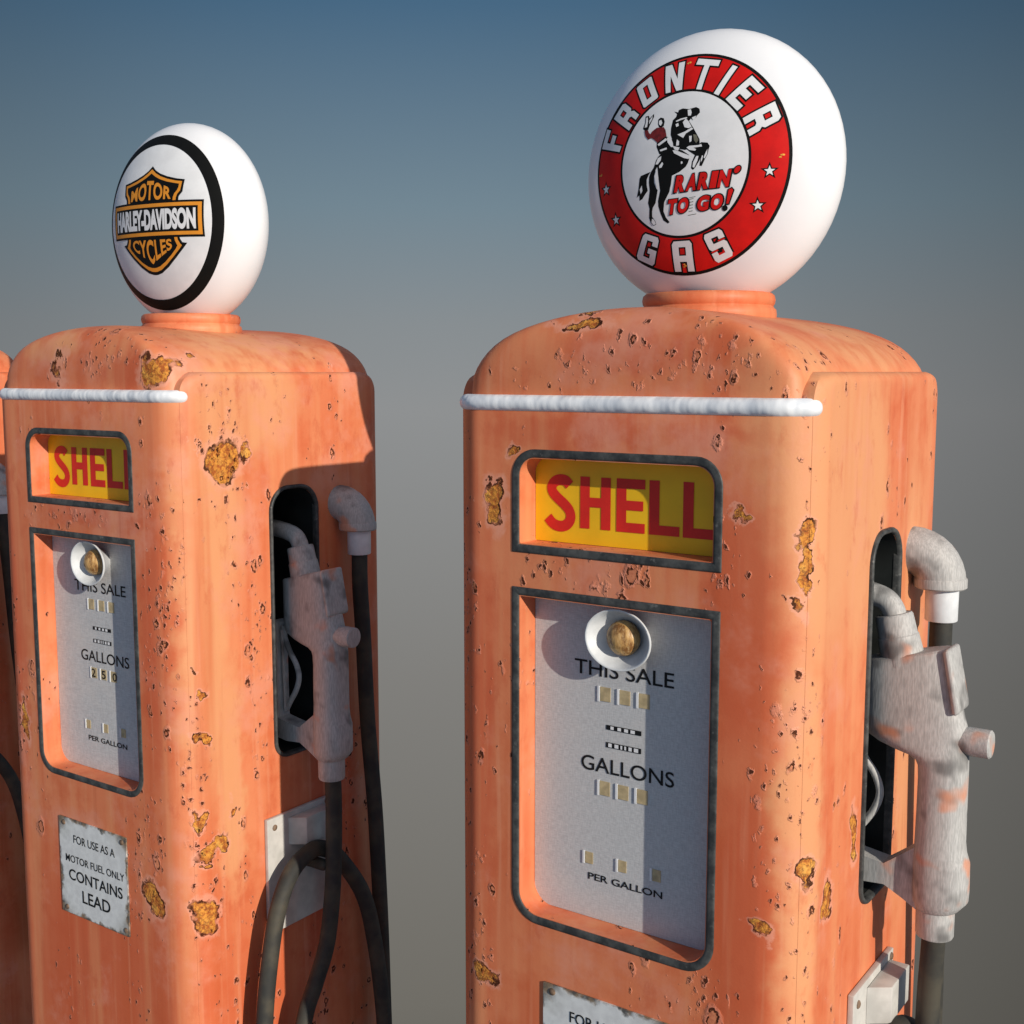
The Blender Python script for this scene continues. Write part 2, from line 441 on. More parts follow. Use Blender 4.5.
def make_pump():
    root = thing('gas_pump', '', 'gas pump', (0, 0, 0), 'salmon orange gas pumps standing in a row')
    # body: rounded prism with the two windows and the nozzle bay cut out
    fp = footprint(BX, 0, 2*YC, R0)
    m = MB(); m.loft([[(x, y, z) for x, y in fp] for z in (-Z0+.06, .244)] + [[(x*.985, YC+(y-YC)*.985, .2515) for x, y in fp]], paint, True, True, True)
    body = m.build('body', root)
    A = (-.1655, .1655, .0328, .1674); Ar = (.004, .004, .028, .028)
    Bw = (-.1655, .1655, -.5712, -.0508); Br = (.036, .036, .004, .004)
    for w, r in ((A, Ar), (Bw, Br)):
        o = rrect(*w, r); cut(body, MB().loft([[(x, y, z) for x, z in o] for y in (-.05, .046)], paint, True, True, True))
    O = (.2520, .3830, -.5320, .0500); Or = (.036, .036, .050, .050)
    oo = rrect(*O, Or, 10)
    bay = MB().loft([[(x, y, z) for y, z in oo] for x in (.16, .36)], paint, True, True, True)
    cut(body, bay); smooth(body.data, 35)
    # side panels: outer shell from seam to seam, rising above the shoulder
    for s in (1, -1):
        a0 = math.radians(36)
        e = .0005; cx, r = BX-R0, R0+e; out = []
        for k in range(11):
            a = -a0 + a0*k/10
            out.append((cx + r*math.cos(a), R0 + r*math.sin(a)))
        out += [(x, 2*YC-y) for x, y in reversed(out)]
        inn = [(.254, out[-1][1]), (.254, out[0][1])]
        zt, rx, ry, hh = .3004, .015, .046, out[-1][1] - YC
        L = []
        for z in [-Z0+.06, zt-ry-.02] + [zt-ry*(1-k/10)**1.6 for k in range(11)]:
            q = lambda r: r - math.sqrt(max(0, r*r - max(0, z-zt+r)**2))
            dx, sy = min(q(rx), rx*.85), 1 - min(q(ry), ry*.8)/hh
            L.append([(s*(x-dx if x > .26 else x), YC+(y-YC)*sy, z) for x, y in out + inn])
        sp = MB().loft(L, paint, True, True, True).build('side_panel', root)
        if s == 1: cut(sp, bay)
        smooth(sp.data, 40)
    # domed top: one cross-section swept front to back, softly rolled over at the ends
    dA, dB, dH, ex, ey, ez, nn, z0 = .2770, .3042, .1498, 1.3368, .1753, .5478, .13, .2496
    L = []
    for c in (1., .995, .985, .97, .945, .91, .865, .81, .75, .68, .6, .52, .44, .36, .29, .225, .17, .125, .09, .06, .04, .025, .014, .007, .003, .001):
        s_ = math.sqrt(1-c*c); z = z0 + dH*(s_**ez if s_ > 0 else 0); w_ = min(1, max(0, (z-.268)/.075)); a, b = dA*c**ex + .0130*(1-w_*w_*(3-2*w_)), dB*c**ey
        ring = []
        for q in range(4):
            for k in range(16):
                t = q*PI/2 + PI/2*k/16
                # even spacing along the sides and round the corners
                C_, S_ = math.cos(t), math.sin(t)
                X = math.copysign(abs(C_)**nn, C_) if abs(C_) > 1e-6 else 0
                Y = math.copysign(abs(S_)**nn, S_) if abs(S_) > 1e-6 else 0
                ring.append((a*X, YC + b*Y, z))
        L.append(ring)
    MB().loft(L, paint, True, False, True).build('top_cover', root, angle=60)
    # white trim along the front shoulder
    path = [(-.3018, .10, .2515), (-.3018, .075, .2515)]
    for k in range(11):
        a = PI + .5*PI*k/10; path.append((-.2422+.0596*math.cos(a), .067+.0596*math.sin(a), .2515))
    for k in range(1, 12): path.append((-.2422+.4844*k/12, +.0074, .2515))
    for k in range(8):
        a = 1.5*PI + math.radians(58)*k/7; path.append((.2422+.0596*math.cos(a), .067+.0596*math.sin(a), .2515))
    MB().tube(path, .0135, trimm, 18, True, True).build('shoulder_trim', root, angle=80)
    # window gaskets
    def frame(name, w, r, width, high, plane):
        prof = [(0, -.001), (.0004, high*.5), (.0018, high*.9), (.004, high), (width-.005, high), (width-.002, high*.75), (width-.0005, 0), (width, -.007)]
        loops = []
        for d_, h in prof: loops.append([plane(u, v, h) for u, v in inset(*w, r, d_)])
        return MB().loft(loops, gasket).build(name, root, angle=50)
    fr = lambda u, v, h: (u, -h, v)
    frame('sign_frame', (-.180, .180, .0183, .1819), (.0015, .0015, .042, .042), .0140, .0020, fr)
    frame('dial_frame', (-.180, .180, -.5857, -.0363), (.050, .050, .0015, .0015), .0140, .0020, fr)
    frame('bay_frame', (.2443, .3907, -.5400, .0582), (.040, .040, .055, .055), .0095, .0055, lambda u, v, h: (.3104+h, u, v))
    # sign: yellow panel, red letters
    yp = .0440
    sg = MB().box(-.1648, .1648, yp, yp+.003, .0335, .1668, yel).build('sign_panel', root)
    t = MB(); yl = yp-.0008
    def stroke(P, w):
        P = [Vector((p[0], p[1])) for p in P]; l, r_ = [], []
        for i, p in enumerate(P):
            d_ = (P[min(i+1, len(P)-1)] - P[max(i-1, 0)]).normalized(); n = Vector((-d_.y, d_.x))
            l.append(p+n*w/2); r_.append(p-n*w/2)
        t.loft([[(q.x, yl, q.y) for q in l], [(q.x, yl, q.y) for q in r_]], redm, False)
    def quad(x0, x1, z0_, z1_): t.add([(x0, yl, z0_), (x1, yl, z0_), (x1, yl, z1_), (x0, yl, z1_)], [(0, 1, 2, 3)], redm)
    S = [(.0985-.1985, .1245), (-.1060, .1305), (-.1135, .1325), (-.1220, .1315), (-.1290, .1275), (-.1330, .1205), (-.1315, .1135), (-.1265, .1075), (-.1185, .1010),
         (-.1090, .0940), (-.1010, .0860), (-.0975, .0765), (-.0995, .0680), (-.1060, .0615), (-.1150, .0590), (-.1250, .0602), (-.1330, .0645), (-.1400, .0720)]
    stroke([p for p in spline([(x, z, 0) for x, z in S], 5)], .0172)
    k = .0172
    quad(-.0803, -.0803+k, .0587, .1395); quad(-.0257-k, -.0257, .0587, .1395); quad(-.0803+k, -.0257-k, .0925, .1075)
    quad(-.0155, -.0155+k, .0582, .1398)
    for z in (.0582, .0920, .1250): quad(-.0155+k, .0338 - (.003 if z == .0920 else 0), z, z+.0148)
    quad(.0408, .0408+k, .0580, .1398); quad(.0408+k, .0915, .0580, .0728)
    quad(.0972, .0972+k, .0577, .1402); quad(.0972+k, .1473, .0577, .0728)
    t.v = [(x-.0008, y, z) for x, y, z in t.v]; t.build('lettering', sg)
    # dial: grey sheet, lettering, counters
    dl = MB().box(-.1648, .1648, yp, yp+.003, -.5705, -.0515, dialm).build('dial_sheet', root)
    t = MB()
    line(dl, 'THIS SALE', -.0893, .0862, -.1728, -.1490, yl, blk, bold=.006)
    line(dl, 'GALLONS', -.0756, .0888, -.3268, -.3025, yl, blk, bold=.006)
    line(dl, 'PER GALLON', -.0615, .0718, -.5070, -.4955, yl, blk, bold=.014)
    t = MB(); h = yp-.0004
    def win(x0, x1, z0_, z1_):
        t = MB(); t.box(x0, x1, yp-.0012, yp-.0002, z0_, z1_, tan_)
        for (a, b) in ((x0-.0045, x0-.0010),): t.box(a, b, yp-.0022, yp-.0002, z0_-.001, z1_+.001, whitem)
        t.build('counter_window', dl)
    for x in (-.0418, -.0068, .0270): win(x, x+.0180, -.2110, -.1885)
    for x in (-.0412, -.0080, .0258): win(x, x+.0180, -.3630, -.3402)
    for x in (-.0670, -.0060, .0545): win(x, x+.0140, -.4810, -.4622)
    for z0_, z1_, W in ((-.2554, -.2478, ((.13, .22), (.33, .43), (.52, .63), (.70, .82))), (-.2840, -.2755, ((.07, .17), (.25, .36), (.42, .47), (.53, .58), (.65, .74), (.80, .92)))):
        t = MB(); x0, x1 = -.0307, .0318
        t.add([(x0, yl, z0_), (x1, yl, z0_), (x1, yl, z1_), (x0, yl, z1_)], [(0, 1, 2, 3)], blk)
        for a, b in W:
            xa, xb = x0+(x1-x0)*a, x0+(x1-x0)*b; y2 = yl-.0005
            t.add([(xa, y2, z0_+.0012), (xb, y2, z0_+.0012), (xb, y2, z1_-.0012), (xa, y2, z1_-.0012)], [(0, 1, 2, 3)], gwht)
        t.build('counter_strip', dl)
    # dial lamp: white ring with an amber bulb
    lc = (.0070, yp, -.1020)
    prof = [(.0300, 0), (.0400, .014), (.0510, .0270), (.0570, .0325), (.0578, .0345), (.0568, .0362), (.0548, .0362), (.0530, .0345), (.0470, .0260), (.0380, .0130), (.0270, .0040)]
    lm_ = MB().lathe(prof, lc, (0, -1, 0), ringm, 56); lm_.v = [(x, y, lc[2]+(z-lc[2])*.83) for x, y, z in lm_.v]
    lamp = lm_.build('dial_lamp', root, angle=60)
    m = MB(); n_ = 14
    m.lathe([(.0275*math.cos(a), .016+.020*math.sin(a)) for a in [(-.9+2.47*k/n_) for k in range(n_+1)]], lc, (0, -1, 0), bulbm, 36)
    bb = m.build('bulb', lamp, angle=80)
    MB().lathe([(.0001, .0345), (.0060, .0345), (.0072, .0330), (.0072, .020)], (lc[0]-.0065, yp, lc[2]-.0030), (0, -1, 0), screwm, 18).build('lamp_plug', lamp)
    # notice plate
    px0, px1, pz0, pz1 = -.1164, .1177, -.8976, -.6774
    o = rrect(px0, px1, pz0, pz1, [.002]*4, 3)
    pt = MB().loft([[(x, y, z) for x, z in o] for y in (-.0004, -.0034)], platem, True, True, True).build('notice_plate', root)
    t = MB(); y2 = -.0042
    line(pt, 'FOR USE AS A', -.0650, .0790, -.7300, -.7115, y2, blk, bold=.006)
    line(pt, 'MOTOR FUEL ONLY', -.0955, .1085, -.7770, -.7600, y2, blk, bold=.006)
    line(pt, 'CONTAINS', -.0862, .1008, -.8180, -.7925, y2, blk, bold=.012)
    line(pt, 'LEAD', -.0410, .0568, -.8620, -.8340, y2, blk, bold=.012)
    for x, z in ((-.0990, -.6895), (.1030, -.6905), (-.0985, -.8855), (.1070, -.8850)):
        MB().lathe([(.0001, .0028), (.0035, .0026), (.0058, .0012), (.0062, -.0006)], (x, -.0034, z), (0, -1, 0), screwm, 16).build('screw', pt)
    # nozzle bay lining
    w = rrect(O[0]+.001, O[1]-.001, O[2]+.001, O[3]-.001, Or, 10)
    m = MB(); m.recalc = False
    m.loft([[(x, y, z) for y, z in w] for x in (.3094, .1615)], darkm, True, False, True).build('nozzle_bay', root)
    # hose outlet elbow on the side
    ey_, ex_ = .474, .3570
    path = [(.296, .463, .0060), (.308, .464, .0060)]
    for k_ in range(1, 9):
        a = .5*PI*k_/8; path.append((.308+.0460*math.sin(a), .464+(ey_-.464)*k_/8, -.0440+.0500*math.cos(a)))
    el = MB().tube(path, .0400, cast, 26).build('hose_elbow', root, angle=50)
    MB().lathe([(.0005, -.036), (.0405, -.036), (.0425, -.039), (.0425, -.052), (.0400, -.0545), (.0005, -.0545)], (ex_-.0035, ey_, 0), (0, 0, 1), cast, 30).build('elbow_ring', el, angle=40)
    MB().lathe([(.019, -.054), (.0262, -.054), (.0266, -.058), (.0262, -.1075), (.0250, -.109), (.019, -.109)], (ex_, ey_, 0), (0, 0, 1), whitem, 28).build('elbow_socket', el, angle=40)
    # hose bracket: plate, block, peg
    br = MB().box(.3104, .3205, .2090, .4050, -.9220, -.6620, bracketm).build('hose_bracket', root, bevel=.0015)
    m = MB()
    bl = [(.3205, .2700), (.3205, .3850), (.3540, .3850), (.3540, .2940)]
    m.loft([[(x, y, z) for x, y in bl] for z in (-.7360, -.6740)], bracketm, True, True, True).build('bracket_block', br, bevel=.002)
    MB().tube([(.3205, .3150, -.7830), (.3800, .3150, -.7830)], .0130, rubber, 16, True, True).build('hose_peg', br, angle=60)
    for y, z in ((.2300, -.6840), (.3920, -.6720), (.2280, -.9000), (.3880, -.9000)):
        MB().lathe([(.0001, .0036), (.0045, .0030), (.0068, .001), (.0070, -.001)], (.3205, y, z), (1, 0, 0), screwm, 14).build('screw', br)
    # collar and globe
    zc_, yc_ = .6267, .3150
    col = [(.0900, .380), (.1110, .384), (.1125, .394), (.1115, .402), (.1080, .405), (.1065, .408), (.1090, .412), (.1100, .418), (.1085, .425), (.1040, .4290), (.0900, .430), (.0700, .428)]
    col = [(r*1.0, z) for r, z in col]
    MB().lathe(col, (0, YC, 0), (0, 0, 1), paint, 56).build('globe_collar', root, angle=50)
    prof = []
    for k_ in range(49):
        p_ = -PI/2 + PI*k_/48; cc = max(math.cos(p_), 0)
        prof.append((GA*cc**GE, GB*math.copysign(abs(math.sin(p_))**GE, math.sin(p_))))
    gl = MB().lathe(prof, (0, yc_, zc_), (0, 1, 0), globem, 72).build('globe', root, angle=85)
    MB().box(-.30, .30, .01, 2*YC-.01, -Z0, -Z0+.06, darkm).build('base_plinth', root)
    return root

GA, GB, GE, GZ, GY = .2241, .1113, .9354, .6267, .3150
def ysurf(r):
    c = min(1., r/GA)**(1/GE)
    return GY - GB*math.sqrt(max(0., 1-c*c))**GE

def decal(mb, polys=None, mat=None, layer=1, VF=None):
    """lay 2D shapes (mm, globe centre = 0) on the curved face of the globe"""
    V, F = VF if VF else fill([[(x/1000, z/1000) for x, z in p] for p in polys])
    bm = bmesh.new()
    vs = [bm.verts.new((x, 0, z)) for x, z in V]
    for f in F:
        try: bm.faces.new([vs[i] for i in f])
        except ValueError: pass
    for ax in (0, 2):
        lo = min(v.co[ax] for v in bm.verts); hi = max(v.co[ax] for v in bm.verts); g = .007
        for k in range(int(math.floor(lo/g))+1, int(math.ceil(hi/g))):
            no = [0, 0, 0]; no[ax] = 1; co = [0, 0, 0]; co[ax] = k*g
            bmesh.ops.bisect_plane(bm, geom=bm.verts[:]+bm.edges[:]+bm.faces[:], plane_co=co, plane_no=no, dist=1e-6)
    bm.verts.index_update()
    P = [(v.co.x, ysurf(math.hypot(v.co.x, v.co.z)) - .0003 - .00018*layer, GZ+v.co.z) for v in bm.verts]
    mb.add(P, [[v.index for v in f.verts] for f in bm.faces], mat)
    bm.free()

def circle(r, n=96, cx=0, cz=0): return [(cx+r*math.cos(2*PI*k/n), cz+r*math.sin(2*PI*k/n)) for k in range(n)]

GLYPH = {
 'F': [[(0,0),(0,1),(1,1),(1,.78),(.34,.78),(.34,.60),(.80,.60),(.80,.40),(.34,.40),(.34,0)]],
 'R': [[(0,0),(0,1),(.88,1),(1,.90),(1,.50),(.88,.42),(1,.32),(1,0),(.68,0),(.68,.26),(.58,.32),(.34,.32),(.34,0)], [(.34,.56),(.34,.80),(.68,.80),(.68,.56)]],
 'O': [[(0,.04),(0,.96),(.08,1),(.92,1),(1,.96),(1,.04),(.92,0),(.08,0)], [(.34,.22),(.34,.78),(.66,.78),(.66,.22)]],
 'N': [[(0,0),(0,1),(.34,1),(.70,.42),(.70,1),(1,1),(1,0),(.66,0),(.30,.58),(.30,0)]],
 'T': [[(.39,0),(.39,.80),(0,.80),(0,1),(1,1),(1,.80),(.62,.80),(.62,0)]],
 'I': [[(0,0),(0,1),(1,1),(1,0)]],
 'E': [[(0,0),(0,1),(1,1),(1,.78),(.34,.78),(.34,.62),(.85,.62),(.85,.40),(.34,.40),(.34,.22),(1,.22),(1,0)]],
 'G': [[(.1,0),(0,.1),(0,.9),(.1,1),(.9,1),(1,.9),(1,.66),(.68,.66),(.68,.80),(.33,.80),(.33,.20),(.68,.20),(.68,.36),(.52,.36),(.52,.54),(1,.54),(1,.1),(.9,0)]],
 'A': [[(0,0),(0,.9),(.1,1),(.9,1),(1,.9),(1,0),(.68,0),(.68,.32),(.33,.32),(.33,0)], [(.33,.52),(.33,.80),(.68,.80),(.68,.52)]],
 'S': [[(.1,0),(0,.1),(0,.34),(.32,.34),(.32,.20),(.68,.20),(.68,.41),(.1,.41),(0,.50),(0,.9),(.1,1),(.9,1),(1,.9),(1,.68),(.68,.68),(.68,.80),(.32,.80),(.32,.60),(.9,.60),(1,.51),(1,.1),(.9,0)]],
}
# each letter: top left, top right, bottom left, bottom right (mm)
WORDS = [('F', (-162,43),(-153,74),(-118,31),(-107,57)), ('R', (-139,89),(-120,113),(-100,63),(-82,86)), ('O', (-97,133),(-70,148),(-73,95),(-47,109)),
 ('N', (-44,159),(-9,162),(-34,113),(-5,115)), ('T', (14,163),(52,155),(5,115),(43,108)), ('I', (73,145),(81,141),(50,102),(58,98)),
 ('E', (105,125),(126,104),(70,91),(90,71)), ('R', (143,82),(155,55),(99,59),(111,31)),
 ('G', (-71,-102),(-42,-112),(-95,-140),(-61,-155)), ('A', (-20,-119),(15,-119),(-22,-165),(13,-166)), ('S', (35,-113),(65,-103),(52,-156),(81,-144))]

HORSE = [
    ('black', [(-36.5,16.0),(-25.5,23.3),(-10.6,19.6),(4.0,11.8),(16.0,4.3),(13.8,-1.7),(10.3,-6.6),(-0.3,-13.4),(-13.6,-18.0),(-15.4,-30.5),(-18.8,-42.8),(-25.3,-52.7),(-28.5,-57.7),(-30.5,-71.3),(-26.8,-81.0),(-20.4,-88.9),(-23.8,-90.7),(-31.7,-85.3),(-36.1,-75.0),(-39.7,-63.1),(-39.8,-54.6),(-35.5,-39.2),(-38.5,-17.7),(-39.9,-4.9),(-42.1,3.8),(-40.2,11.1)]),
    ('black', [(-38.3,15.1),(-43.2,8.2),(-47.1,-2.0),(-52.7,-8.8),(-55.9,-16.0),(-56.4,-24.4),(-55.1,-37.3),(-57.0,-47.8),(-59.0,-56.1),(-56.8,-64.8),(-58.4,-79.6),(-55.9,-87.2),(-50.5,-92.1),(-45.7,-90.8),(-47.2,-84.7),(-52.4,-77.9),(-51.8,-69.5),(-50.2,-64.3),(-44.6,-57.4),(-41.5,-45.0),(-40.0,-37.7),(-43.0,-34.2),(-46.5,-25.4),(-46.5,-16.9),(-43.7,-6.6),(-39.9,-0.6)]),
    ('black', [(-53.3,-8.2),(-63.3,-10.5),(-71.9,-12.6),(-74.6,-16.6),(-77.1,-33.0),(-80.9,-45.9),(-75.7,-42.8),(-75.6,-51.4),(-70.0,-49.1),(-63.7,-41.8),(-58.8,-37.0),(-60.7,-28.3),(-60.6,-19.7),(-57.4,-13.7)]),
    ('black', [(-14.3,81.3),(-7.3,79.1),(-6.5,82.8),(0.5,84.5),(11.4,82.1),(17.8,83.1),(23.3,83.9),(29.1,80.7),(30.6,74.6),(26.0,70.4),(23.6,66.0),(18.9,64.0),(16.1,66.9),(13.1,63.4),(20.9,52.4),(27.3,42.3),(32.5,33.6),(33.2,28.1),(30.5,21.7),(8.5,19.3),(-5.9,22.9),(-13.1,33.6),(-17.9,45.4),(-17.9,55.4),(-15.5,67.9),(-10.0,72.6),(-9.0,76.7)]),
    ('black', [(-42.5,36.9),(-26.6,44.7),(-15.1,38.0),(-5.9,23.3),(3.8,19.1),(15.8,11.0),(16.0,3.3),(-25.2,13.7),(-37.3,17.8),(-42.9,29.5)]),
    ('black', [(8.4,22.8),(15.3,26.1),(31.5,26.2),(35.9,28.5),(46.1,26.9),(50.1,21.5),(48.1,15.9),(47.0,9.8),(42.5,1.9),(37.4,-8.0),(33.5,-6.9),(35.2,4.6),(33.4,0.6),(26.7,-9.2),(22.8,-12.6),(19.5,-9.6),(20.8,-0.3),(25.6,9.7),(15.7,16.5)]),
    ('black', [(-42.5,64.9),(-42.7,72.5),(-38.6,75.2),(-32.6,73.3),(-30.3,67.6),(-31.5,60.7),(-36.3,58.7),(-40.3,60.3)]),
    ('black', [(-71.2,61.6),(-67.6,71.6),(-67.9,80.8),(-61.7,81.2),(-59.6,76.5),(-51.9,82.9),(-51.3,78.0),(-58.4,64.8),(-60.5,58.6),(-66.2,57.2)]),
    ('maroon', [(-52.8,54.8),(-44.1,59.7),(-31.3,59.1),(-27.7,54.4),(-25.1,44.9),(-41.2,35.7),(-48.7,42.0),(-53.3,44.7),(-59.3,42.7),(-65.0,49.0),(-67.9,58.1),(-60.9,58.0),(-58.4,52.9),(-55.1,51.0)]),
    ('white', [(-40.7,70.0),(-36.7,71.2),(-34.2,65.9),(-36.9,61.8),(-40.4,64.6)]),
    ('white', [(-66.2,78.4),(-63.1,79.0),(-62.0,71.9),(-63.0,63.3),(-67.8,62.9),(-66.0,71.3)]),
    ('white', [(-59.3,73.7),(-53.6,79.8),(-54.3,74.5),(-59.6,67.0)]),
    ('white', [(-41.0,33.1),(-26.4,41.2),(-23.2,38.3),(-38.4,30.3)]),
    ('white', [(-36.6,24.1),(-24.1,26.5),(-23.3,23.7),(-34.7,21.5)]),
    ('white', [(-24.4,41.8),(-17.5,41.9),(-13.1,32.5),(-11.8,25.6),(-16.2,26.5),(-22.5,34.0)]),
    ('white', [(-12.9,27.4),(-0.7,24.0),(-3.4,19.2),(-9.7,21.8)]),
    ('white', [(-13.1,20.9),(-7.8,20.5),(18.7,9.1),(15.1,4.8),(6.5,7.3),(-10.0,15.9)]),
    ('white', [(-5.7,44.4),(7.2,47.6),(18.6,52.9),(21.3,50.3),(9.0,44.4),(4.9,38.1),(-1.5,41.8)]),
    ('white', [(2.6,62.5),(7.4,67.9),(12.7,63.0),(18.5,53.7),(13.0,52.2),(6.3,54.5)]),
    ('white', [(-9.9,66.1),(-1.0,68.9),(9.1,69.8),(9.9,68.0),(-0.4,66.5),(-8.8,64.3)]),
    ('white', [(9.4,80.9),(14.7,81.5),(16.7,76.2),(15.7,71.6),(11.0,71.7)]),
    ('white', [(17.8,68.2),(24.6,70.2),(24.0,66.0),(19.6,64.0)]),
    ('white', [(14.9,40.0),(19.6,39.9),(19.3,31.6),(16.1,30.2)]),
    ('grey', [(22.0,41.8),(27.2,40.4),(31.2,32.1),(27.3,27.8),(23.4,32.8)]),
    ('white', [(-5.8,37.0),(-2.0,33.4),(-2.2,27.5),(-7.0,27.2),(-6.8,31.8)]),
    ('white', [(11.2,22.8),(15.9,24.8),(31.6,24.5),(36.1,25.7),(37.6,21.8),(23.0,21.2),(27.7,18.6),(26.1,16.3),(16.1,18.5)]),
    ('white', [(28.4,8.1),(32.1,7.8),(30.4,0.9),(25.1,-9.4),(22.3,-8.1),(23.1,-0.9)]),
    ('white', [(43.3,11.3),(46.7,17.3),(46.3,9.8),(42.4,3.1),(40.6,4.5)]),
    ('white', [(38.0,8.1),(39.8,7.5),(38.2,1.2),(36.0,-2.1),(36.3,2.9)]),
    ('white', [(-43.8,2.3),(-39.4,11.6),(-33.2,13.9),(-34.0,7.7),(-39.5,1.9)]),
    ('white', [(-36.9,-0.9),(-31.2,4.8),(-29.4,1.5),(-32.3,-3.5),(-36.3,-4.4)]),
    ('white', [(-45.7,-15.3),(-41.1,-5.8),(-38.3,-17.8),(-38.4,-30.5),(-41.0,-35.3),(-43.9,-26.1)]),
    ('white', [(-52.7,-81.1),(-48.9,-82.9),(-46.1,-90.1),(-50.5,-91.4),(-54.3,-86.7)]),
    ('white', [(-74.3,-33.7),(-69.9,-27.8),(-69.0,-36.4),(-72.4,-41.2)]),
    ('white', [(1.9,1.5),(4.2,2.5),(5.3,-0.5),(2.4,-1.9)]),
    ('white', [(-10.0,60.8),(-5.3,62.4),(-4.0,58.0),(-8.2,56.3)]),
]

def horse_face(parent):
    m = MB()
    decal(m, [circle(171.8)], gblk, 0)
    decal(m, [circle(167.2), circle(114.8)], gred, 1)
    decal(m, [circle(110.6)], gwht, 1)
    for ch, tl, tr, bl, br_ in WORDS:
        pl = []
        for p in GLYPH[ch]:
            q = []
            for u, v in p:
                a = Vector(bl).lerp(Vector(br_), u); b = Vector(tl).lerp(Vector(tr), u); q.append(tuple(a.lerp(b, v)))
            pl.append(q)
        decal(m, [offset_poly(pl[0], 2.8)] + [offset_poly(p, -2.0) for p in pl[1:]], gblk, 2)
        decal(m, pl, gwht, 3)
    for cx, cz in ((-148.8, -25.2), (-129.1, -76.1), (141.2, -22.1), (123.2, -72.3)):
        st = [(cx + (8.2 if k % 2 == 0 else 3.4)*math.sin(PI*k/5), cz + (8.2 if k % 2 == 0 else 3.4)*math.cos(PI*k/5)) for k in range(10)]
        decal(m, [offset_poly(st, 1.9)], gblk, 2); decal(m, [st], gwht, 3)
    rnd = random.Random(3)
    for cx, cz in ((0.2, 157.1), (157.4, -.5), (-4.1, -156.5), (-162.8, .4)):
        for k in range(3):
            ox, oz = cx+rnd.uniform(-4, 4), cz+rnd.uniform(-2, 2)
            decal(m, [[(ox+rnd.uniform(1.2, 2.6)*math.cos(a), oz+rnd.uniform(1, 2)*math.sin(a)) for a in [2*PI*j/7 for j in range(7)]]], gspk, 4)
    cm = {'black': (gblk, 2), 'maroon': (gmar, 4), 'white': (gwht, 5), 'grey': (ggry, 5)}
    for c, p in HORSE: decal(m, [p], cm[c][0], cm[c][1])
    # two lines of brush lettering, each letter red with a black edge
    def brush(s, x0, z0, x1, z1, h, wid):
        n = len(s); d = Vector((x1-x0, z1-z0)); 
        tot = sum(wid); acc = 0
        for ch, w in zip(s, wid):
            if ch in "'!":
                o = Vector((x0, z0)) + d*(acc/tot)
                if ch == "'": sh = [[(o.x+11.5+4.4*math.cos(a)+2.0*math.sin(a), o.y+24.5+5.2*math.sin(a)) for a in [2*PI*k/14 for k in range(14)]]]
                else: sh = [[(o.x+5, o.y+7.5), (o.x+8.6, o.y+7.5), (o.x+16.5, o.y+27), (o.x+14, o.y+30), (o.x+9.5, o.y+28)], [(o.x+2.5+2.6*math.cos(a), o.y+1.2+2.6*math.sin(a)) for a in [2*PI*k/10 for k in range(10)]]]
                for q in sh: decal(m, [offset_poly(q, 1.9)], gblk, 6); decal(m, [q], gred if q is sh[0] else gblk, 7)
            elif ch != ' ':
                for bold, mat, lay, g in ((.085, gblk, 6, 1.20), (.060, gred, 7, .94)):
                    V, F = glyphs(ch, bold=bold)
                    lw = d.length*w/tot*.90
                    o = Vector((x0, z0)) + d*(acc/tot)
                    hh, zz = (h, 0)
                    if ch == "'": hh, zz = h*.30, h*.74
                    P = []
                    for u, v in V:
                        uu = (u-.5)*g + .5 if ch != '!' else (u-.5)*(g if g < 1 else 1.5)+.5
                        vv = (v-.5)*(1+(g-1)*.5) + .5
                        P.append(((o.x + lw*uu + .22*(hh*vv+zz) + 0*d.y)/1000, (o.y + d.y/d.length*lw*uu + hh*vv + zz)/1000))
                    decal(m, None, mat, lay, (P, F))
            acc += w
    brush("RARIN'", -10.5, -45.0, 94, -41.8, 26, (1, 1, 1, .62, 1.05, .55))
    brush("TO GO!", -25.0, -78.0, 84, -74.5, 23.5, (.9, 1.05, .62, 1.1, 1.1, .62))
    for k in range(5):
        z = -57-k*4.6
        decal(m, [[(17-k*.6, z), (23.5-k*.6, z+.6), (23.5-k*.6, z+1.5), (17-k*.6, z+.9)]], ggry, 3)
    decal(m, [[(16, -54.6), (27, -53.6), (27, -52.9), (16, -53.9)]], ggry, 3)
    decal(m, [[(13, -81.2), (27, -79.8), (27, -79.0), (13, -80.4)]], ggry, 3)
    return m.build('globe_face', parent)

